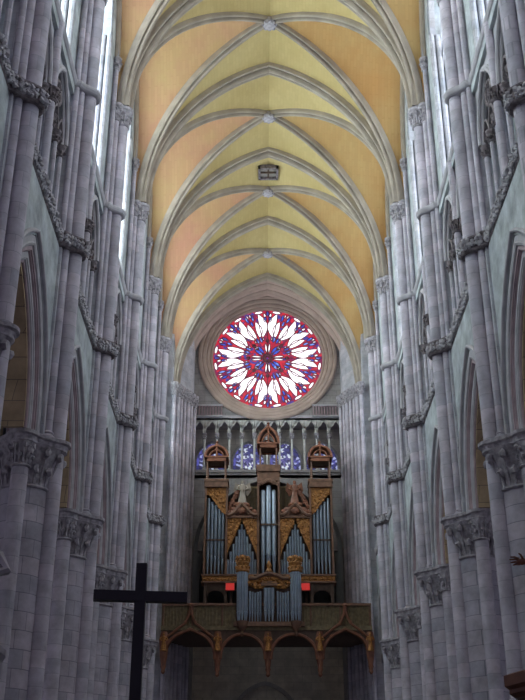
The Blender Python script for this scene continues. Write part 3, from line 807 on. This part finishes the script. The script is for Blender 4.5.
for k in range(4):
    xa, xb = xs[k], xs[k+1]; outer = k in (0, 3); a = (xb-xa)/2-.16; xm = (xa+xb)/2
    zs = zl(660); zc = zl(630) if outer else zl(635)
    A = []
    for q in range(25):
        th = PI-PI*q/24; u = math.cos(th); v = math.sin(th)
        zz = (zc-zs)*(v**.85)
        if outer: zz = (zc-zs)*(.92*v**.8+.08*max(0, 1-abs(u)*3))
        A.append((xm+a*u, zs+zz))
    m_ = MB(); ztop = zr-.05
    top_ = [(xa+(xb-xa)*q/24, ztop) for q in range(25)]
    for yy in (YL-.1, YL+.12): m_.strip([(x, yy, z) for x, z in A], [(x, yy, z) for x, z in top_])
    m_.strip([(x, YL-.1, z) for x, z in A], [(x, YL+.12, z) for x, z in A])
    kid(m_, 'arch_spandrel', M['darkwood'], t)
    mm = MB().tube([(x, YL-.12, z+.02) for x, z in A], .10, 6)
    kid(mm, 'arch_moulding', M['redwood'], t)
    # receding rib vault of the underside
    m2 = MB().strip([(x, YL+.12, z) for x, z in A], [(x, YL+1.2, z+.15) for x, z in A]); kid(m2, 'timber_vault', M['darkwood'], t)
    if outer:
        zf = zl(606)
        pts = [(xm-1.35, zc-.45), (xm-.75, zc+.02), (xm-.3, zc+.35), (xm-.08, zc+.85), (xm, zf), (xm+.08, zc+.85), (xm+.3, zc+.35), (xm+.75, zc+.02), (xm+1.35, zc-.45)]
        og = MB()
        og.tube([(x, YL-.2, z) for x, z in pts[:5]], .075, 6); og.tube([(x, YL-.2, z) for x, z in pts[4:]], .075, 6)
        og.blob((xm, YL-.2, zf), .14); og.blob((xm-.3, YL-.2, zc+.42), .1); og.blob((xm+.3, YL-.2, zc+.42), .1)
        kid(og, 'ogee_hood', M['redwood'], t)
for k, x in enumerate(xs):
    p = MB(); z0, z1 = zl(675 if 0 < k < 4 else 672), zl(656)
    if k in (0, 4): x += .12 if k == 0 else -.12
    p.lathe(x, YL, [(.04, z0-.12), (.13, z0), (.1, z0+.12), (.16, z0+.3), (.14, z0+.4), (.22, z1), (.3, zl(640)), (.2, zl(632))], 10)
    kid(p, 'hanging_pendant', M['redwood'], t, True)
    f = figure(MB(), x, YL-.3, zl(652), zl(634)-zl(652), False)
    kid(f, 'carved_figure', M['gilt'], t, True)
# ------------------------------------------------------------------ great organ case
YO = 64.4; XC = .03
def zo(py): return PXY(268, py, YO)[1]
def xo(off): return XC+off*.0637
t = thing('pipe_organ', 'great organ case with grey blue pipes, gilded panels and three turrets', 'organ', (XC, YO, zr))
zb, zf0, zf1 = zo(605), zo(583), zo(574.5)
kid(MB().box(xo(-64), xo(64), YO+.75, YO+2.0, zf0, zo(512)).box(xo(-45), xo(45), YO+.75, YO+2.0, zo(512), zo(506)).box(xo(-64), xo(-42), YO+.75, YO+1.6, zo(512), zo(487)).box(xo(64), xo(42), YO+.75, YO+1.6, zo(512), zo(487)).box(xo(-11), xo(11), YO+.75, YO+1.8, zo(506), zo(470)), 'case_body', M['darkwood'], t)
kid(MB().box(xo(-66), xo(66), YO-.12, YO+.8, zf0, zf0+.09).box(xo(-66), xo(66), YO-.12, YO+.8, zf1-.09, zf1), 'base_rail', M['wood'], t)
kid(MB().box(xo(-65), xo(65), YO-.02, YO+.05, zf0+.09, zf1-.09), 'frieze_panel', M['gilt'], t)
fz = MB()
for k in range(42):
    x = xo(-63+126*k/41); fz.blob((x, YO-.04, (zf0+zf1)/2+random.uniform(-.05, .05)), .1, 1.2, .5, 1, .4)
kid(fz, 'frieze_carving', M['gilt'], t)
# supports under the case with small arches
for e in (-1, 1):
    sp_ = MB()
    A = arch(.55, .5, 6)
    c0 = xo(e*52)
    for yy in (YO+.1, YO+.3): sp_.strip([(c0+u, yy, zb+.45+z) for u, z in A], [(c0-.66+1.32*q/(len(A)-1), yy, zf0) for q in range(len(A))])
    sp_.box(c0-.72, c0-.55, YO, YO+1.9, zr, zf0).box(c0+.55, c0+.72, YO, YO+1.9, zr, zf0)
    sp_.box(xo(e*12), xo(e*14.5), YO, YO+1.9, zr, zf0).box(xo(e*36), xo(e*38), YO+.6, YO+1.9, zr, zf0)
    kid(sp_, 'case_support', M['darkwood'], t)
# stiles
stl = MB()
for e in (-1, 1):
    for o_, y1 in ((64, 487), (42.5, 487), (10.8, 470)):
        stl.box(xo(e*(o_-1.3)), xo(e*(o_+.6)), YO-.06, YO+.8, zf1, zo(y1))
kid(stl, 'case_stiles', M['wood'], t)
for e in (-1, 1):
    # side towers: five pipes falling towards the centre
    for k in range(5):
        off = 60.5-3.7*k; topy = 497+3.6*k
        pipe(t, xo(e*off), YO+.3, .098, zf1+.02, zo(553+1.5*k), zo(topy))
    kid(MB().box(xo(e*63), xo(e*42), YO+.14, YO+.2, zo(540), zo(538.4)), 'pipe_rail', M['darkwood'], t)
    pts = [(xo(e*63), zo(487)), (xo(e*42.5), zo(487)), (xo(e*42.5), zo(515)), (xo(e*47), zo(512)), (xo(e*54), zo(502)), (xo(e*60), zo(495)), (xo(e*63), zo(494.5))]
    g = MB().slab(pts if e > 0 else pts[::-1], YO+.05, YO+.12)
    for q in range(26):
        u = random.uniform(0, 1); x = 44.5+17*u; yy = 488.5+random.uniform(0, 1)*(22*(1-u)+4*u); g.blob((xo(e*x), YO+.04, zo(yy)), .11, 1.1, .5, 1, .4, 5, 3)
    kid(g, 'gilded_panel', M['gilt'], t)
    # cornice of the side tower
    cm = MB()
    for y0_, y1_, ex in ((487.5, 485.5, 1.2), (485.5, 482, .4), (482, 479.5, 1.6)): cm.box(xo(e*(64+ex)), xo(e*(42-ex)), YO-.12-.03*ex, YO+1.2, zo(y0_), zo(y1_))
    kid(cm, 'tower_cornice', M['wood'], t)
    # flats: eleven pipes rising to a point in the middle
    for k in range(11):
        d = k-5; off = 26.8+d*2.75; topy = 523+abs(d)**1.15*5.6
        pipe(t, xo(e*off), YO+.3, .082, zf1+.02, zo(562-abs(d)*.2), zo(topy))
    kid(MB().box(xo(e*41.5), xo(e*11.6), YO+.42, YO+.5, zf1, zo(560)), 'pipe_board', M['pipefoot'], t)
    for sd in (-1, 1):
        x0_ = 26.8+sd*.5; x1_ = 26.8+sd*15
        pts = [(xo(e*x0_), zo(515)), (xo(e*x1_), zo(515)), (xo(e*x1_), zo(556)), (xo(e*(26.8+sd*13)), zo(549)), (xo(e*(26.8+sd*8)), zo(538)), (xo(e*(26.8+sd*3.5)), zo(527)), (xo(e*x0_), zo(520))]
        g = MB().slab(pts, YO+.05, YO+.12)
        for q in range(34):
            u = random.random(); x = 26.8+sd*(2+12.5*u); yy = 516.5+random.random()*(6+27*u); g.blob((xo(e*x), YO+.04, zo(yy)), .115, 1.1, .5, 1, .4, 5, 3)
        kid(g, 'gilded_panel', M['gilt'], t)
    # double curved pediment with cartouche and figure
    pd = MB()
    cur = [(42, 515), (39, 515.5), (35, 513), (31, 508), (27, 504.5), (22.5, 508), (18.5, 513), (14.5, 515.5), (11.5, 515)]
    pd.tube([(xo(e*a_), YO-.1, zo(b_)) for a_, b_ in cur], .13, 7)
    pd.tube([(xo(e*a_), YO-.02, zo(b_+2.4)) for a_, b_ in cur], .09, 6)
    pd.slab([(xo(e*a_), zo(b_)) for a_, b_ in cur]+[(xo(e*12), zo(517)), (xo(e*42), zo(517))], YO+.05, YO+.6)
    pd.box(xo(e*42), xo(e*11.5), YO-.1, YO+.7, zo(518), zo(516))
    kid(pd, 'pediment', M['wood'], t)
    ct = MB().blob((xo(e*27), YO-.12, zo(511)), .24, 1.2, .5, .9, .15, 10, 6)
    for a_, b_ in ((39, 512.5), (35, 510), (31.5, 505.5), (22.5, 505.5), (19, 510), (15, 512.5)): ct.blob((xo(e*a_), YO-.1, zo(b_)), .2, 1.1, .6, .9, .4)
    kid(ct, 'pediment_scrolls', M['redwood'], t)
    fg = figure(MB(), xo(e*26.5), YO+.1, zo(503.5), zo(480)-zo(503.5), True)
    kid(fg, 'carved_figure', M['redwood'] if e > 0 else M['rib'], t, True)  # left figure coloured pale for the light falling on it
    sc = MB()
    for k in range(9):
        sc.blob((xo(e*(29+1.3*k)), YO+.15, zo(487+2.3*k+random.uniform(-1, 1))), .16, 1, .6, 1.1, .4)
    kid(sc, 'scroll_crest', M['redwood'], t)
    # organ screen of thin slats between the centre tower and the figure
    sl = MB()
    for k in range(9): x = xo(e*(12+1.35*k)); sl.box(x-.022, x+.022, YO+.5, YO+.55, zo(513), zo(483+abs(k-4)*.6))
    sl.box(xo(e*11.5), xo(e*23.5), YO+.49, YO+.56, zo(485.5), zo(484)); kid(sl, 'slat_screen', M['balc'], t)
# centre tower
for off, r_, ty in ((-5.6, .15, 491), (0, .17, 486.5), (5.6, .15, 491)):
    pipe(t, xo(off), YO+.2, r_, zf1+.02, zo(556), zo(ty), True)
kid(MB().box(xo(-10.5), xo(10.5), YO-.02, YO+.04, zo(525.3), zo(523.5)), 'pipe_rail', M['darkwood'], t)
cp = MB().box(xo(-11.5), xo(11.5), YO-.08, YO+1.2, zo(481), zo(470))
for q in range(10): cp.blob((xo(-9+2*q), YO-.06, zo(480+abs(q-4.5)*.9)), .13, 1, .5, 1.2, .3)
for y0_, y1_, ex in ((472, 470, .6), (468, 465.5, 1.6), (470, 468, .9)): cp.box(xo(-11-ex), xo(11+ex), YO-.2, YO+1.3, zo(y0_), zo(y1_))
kid(cp, 'centre_cornice', M['wood'], t)
def turret(cx_, hw, base_y, slab_y, roof_y, fin_y):
    """open lantern: posts, dark ceiling board, slab, arched gable roof and finial"""
    p = MB(); z0, z1, z2, z3 = zo(base_y), zo(slab_y+4), zo(roof_y), zo(fin_y)
    x0, x1 = cx_-hw, cx_+hw
    for x in (x0+.07, x1-.07):
        for y in (YO+.05, YO+1.15): kid(MB().lathe(x, y, [(.09, z0), (.06, z0+.15), (.055, z1-.15), (.09, z1)], 8), 'turret_post', M['wood'], t, True)
    s_ = zo(slab_y)
    kid(MB().box(x0+.05, x1-.05, YO+.05, YO+1.15, z1+.0, z1+.06), 'turret_ceiling', M['darkwood'], t)
    kid(MB().box(x0-.08, x1+.08, YO-.1, YO+.02, z1-.06, s_-.1).box(x0-.08, x1+.08, YO+1.18, YO+1.3, z1-.06, s_-.1).box(x0-.08, x0+.04, YO-.1, YO+1.3, z1-.06, s_-.1).box(x1-.04, x1+.08, YO-.1, YO+1.3, z1-.06, s_-.1).box(x0-.14, x1+.14, YO-.16, YO+1.36, s_-.1, s_), 'turret_frame', M['redwood'], t)
    g = MB(); A = arch(hw+.08, (z2-s_), 8)
    for yy in (YO-.02, YO+1.1):
        g.tube([(cx_+u, yy, s_+z) for u, z in A], .09, 6); g.tube([(cx_+u*.6, yy, s_+z*.6) for u, z in A], .05, 6)
        g.box(cx_-.05, cx_+.05, yy-.04, yy+.04, s_, z2)
    g.strip([(cx_+u, YO, s_+z) for u, z in A], [(cx_+u, YO+1.1, s_+z) for u, z in A])
    kid(g, 'gable_roof', M['redwood'], t)
    kid(MB().lathe(cx_, YO+.5, [(.2, z2-.15), (.14, z2), (.07, z2+.1), (.16, (z2+z3)/2), (.05, (z2*.3+z3*.7)), (.1, z3-.12), (.02, z3)], 8), 'finial', M['redwood'], t, True)
for e in (-1, 1): turret(xo(e*53.5), .66, 479.5, 456.5, 446, 438)
turret(XC, .60, 465.5, 443, 427, 419)
# ------------------------------------------------------------------ small front organ on the loft parapet
YC = 61.45
def zc_(py): return PXY(268, py, YC)[1]
def xc_(off): return XC+off*.0592
t = thing('choir_organ', 'small organ case with two crowned pipe turrets on the loft parapet', 'organ', (XC, YC, zl(628)))
kid(MB().box(xc_(-33), xc_(33), YC+.3, YC+1.3, zc_(622), zc_(586)), 'case_body', M['darkwood'], t)
kid(MB().box(xc_(-35), xc_(35), YC-.02, YC+1.3, zc_(626), zc_(621.5)), 'base_rail', M['wood'], t)
for e in (-1, 1):
    cx_ = xc_(e*26.6)
    kid(MB().lathe(cx_, YC+.15, [(.05, zc_(636)), (.12, zc_(633.5)), (.08, zc_(631)), (.22, zc_(628)), (.36, zc_(624)), (.38, zc_(621))], 12), 'turret_bracket', M['wood'], t, True)
    for k in range(5):
        a = PI+PI*(k+.5)/5
        pipe(t, cx_+.26*math.cos(a), YC+.15+.26*math.sin(a), .085, zc_(621), zc_(612), zc_(571))
    cr = MB().lathe(cx_, YC+.15, [(.36, zc_(572)), (.42, zc_(571)), (.4, zc_(568)), (.34, zc_(566)), (.42, zc_(563)), (.36, zc_(561)), (.2, zc_(560))], 12)
    for q in range(10):
        a = 2*PI*q/10; cr.blob((cx_+.36*math.cos(a), YC+.15+.36*math.sin(a), zc_(559)), .12, 1, 1, 1.5, .3); cr.blob((cx_+.38*math.cos(a+.3), YC+.15+.38*math.sin(a+.3), zc_(567.5)), .1)
    cr.blob((cx_, YC+.15, zc_(557)), .2)
    kid(cr, 'turret_crown', M['gilt'], t)
    for k in range(5):
        pipe(t, xc_(e*(8.5+2.7*k)), YC+.22, .07, zc_(621), zc_(612), zc_(592-abs(k-2)*.8))
    pe = MB()
    for a_, b_ in ((4, 578), (7, 577), (10, 579), (13, 581.5), (16, 580), (19, 577.5), (20, 583), (14, 586), (9, 586), (5, 584)): pe.blob((xc_(e*a_), YC+.1, zc_(b_)), .2, 1.2, .6, .8, .4)
    kid(pe, 'pierced_carving', M['gilt'], t)
for k in (-1, 0, 1): pipe(t, xc_(k*3.4), YC+.02, .11, zc_(621), zc_(611), zc_(588))
pm = MB().tube([(xc_(a_), YC, zc_(b_)) for a_, b_ in ((-20, 578), (-14, 578.5), (-8, 575.5), (0, 573), (8, 575.5), (14, 578.5), (20, 578))], .12, 7)
pm.box(xc_(-8), xc_(8), YC-.1, YC+.5, zc_(586), zc_(583)); kid(pm, 'pediment', M['wood'], t)
kid(MB().lathe(XC, YC+.1, [(.16, zc_(574)), (.22, zc_(571)), (.1, zc_(568)), (.16, zc_(565.5)), (.12, zc_(563)), (.02, zc_(560))], 9), 'finial', M['gilt'], t, True)
# red lamps on the loft
for e, pxx, nm in ((-1, 230, 'left'), (1, 305.5, 'right')):
    x, z = PXY(pxx, 586, YO-.2)
    t = thing('red_lamp', 'small glowing red lamp under the organ case on the %s' % nm, 'lamp', (x, YO-.2, z), 'red lamps under the organ')
    MB().box(-.30, .30, .06, .2, -.28, .22).build('lamp_housing', M['darkwood'], t)
    MB().box(-.26, .26, .02, .06, -.24, .18).build('lamp_glass', M['redlamp'], t)
# little lit window in the dark tower chamber
x, z = PXY(195.5, 557.5, YW+7.9)
o = thing('slit_window', 'tiny pale pink slit window in the dark chamber left of the organ', 'window', (x, YW+7.95, z))
MB().box(-.15, .15, -.06, -.02, -.36, .36).build('pane', glow('pink_slit_glass', (1, .7, .8), .9), o)
f_ = MB()
for e in (-1, 1): f_.box(e*.15, e*.24, -.1, .05, -.45, .45).box(-.15, .15, -.1, .05, e*.36, e*.45)
f_.build('window_frame', M['brownstone'], o)
# ------------------------------------------------------------------ black cross on the nave altar
YX = 12.0
cx_, cz = PXY(140.5, 596.8, YX); ztop = PXY(142, 564, YX)[1]
t = thing('standing_cross', 'tall plain black wooden cross standing in the nave, arms against the grey piers', 'cross', (cx_, YX, 0))
MB().stack([(-.062, -.05), (.062, -.05), (.062, .05), (-.062, .05)], [(0, .3), (0, ztop)]).build('upright', M['black'], t)
o = MB().box(-.535, .535, -.056, .056, -.058, .058).build('cross_arm', M['black'], t); o.location = (0, 0, cz); o.rotation_euler = (0, 0, .12)
MB().stack([(-.4, -.4), (.4, -.4), (.4, .4), (-.4, .4)], [(0, 0), (0, .15), (-.15, .18), (-.15, .28), (-.3, .32)]).build('foot_block', M['black'], t)
# ------------------------------------------------------------------ pulpit canopy corner at the right edge
YQ = 14.0
x0, z0 = PXY(505, 690, YQ); z1 = PXY(505, 676, YQ)[1]
t = thing('pulpit_canopy', 'corner of a red brown carved wooden pulpit canopy at the right edge', 'pulpit', (4.6, YQ, 0))
R_ = 4.6-x0
pl = [(R_*math.cos(2*PI*k/8), R_*math.sin(2*PI*k/8)) for k in range(8)]
MB().stack(pl, [(-.14, z0-.1), (-.05, z0-.05), (-.06, z0), (0, z0+.04), (0, z1), (-.08, z1+.03)]).build('canopy_board', M['redwood'], t)
MB().stack([(x*.6, y*.6) for x, y in pl], [(0, z1+.03), (-.3, z1+.5), (-.6, z1+.6)]).build('canopy_crown', M['redwood'], t)
MB().stack([(x*.18, y*.18) for x, y in pl], [(0, 0), (0, z0-.1)]).build('pulpit_post', M['redwood'], t)
# carved figure on the canopy reaching out with one hand
xh, zh = PXY(515, 562, YQ+.4)
zbase = z1+.58
t = thing('carved_angel', 'brown carved wooden figure with outstretched hand reaching in at the right edge', 'statue', (4.6, YQ+.5, zbase))
H = zh-zbase+.35
f = figure(MB(), 0, 0, 0, H, False); f.build('robed_body', M['redwood'], t, True)
sx, sz_ = -.12*H, .78*H; hx, hz = xh-4.6, zh-zbase
arm = MB().tube([(sx, 0, sz_), (sx-.3, -.05, sz_-.12), (hx+.32, -.1, hz-.06), (hx+.17, -.1, hz)], [.09, .08, .05, .035], 8)
arm.build('arm', M['redwood'], t, True)
hd = MB().blob((hx+.1, -.1, hz+.005), .055, 1.3, .7, .9, .05, 8, 5)
for q, (dz, ln) in enumerate(((.045, .12), (.02, .14), (-.008, .13), (-.034, .1))):
    hd.tube([(hx+.06, -.1, hz+dz), (hx-.0, -.11, hz+dz*1.3+.01), (hx+.06-ln, -.13, hz+dz*1.5-.005)], [.016, .014, .009], 6)
hd.tube([(hx+.11, -.12, hz+.04), (hx+.08, -.14, hz+.09), (hx+.05, -.15, hz+.11)], [.018, .015, .01], 6)
hd.build('hand', M['redwood'], t, True)
# pale statue at the left edge, in front of the second pier
YS = 17.0
xs_, zs_ = PXY(-1, 530, YS)
t = thing('stone_statue', 'pale draped stone statue against the pier, cut off by the left edge', 'statue', (xs_-.2, YS, 0))
MB().stack([(-.4, -.4), (.4, -.4), (.4, .4), (-.4, .4)], [(.05, 0), (.05, .3), (0, .35), (0, zs_-2.1), (.06, zs_-2.0), (.06, zs_-1.9)]).build('pedestal', M['core'], t)
f = MB(); figure(f, 0, 0, zs_-1.9, 1.9, False); f.build('draped_body', M['mould'], t, True)
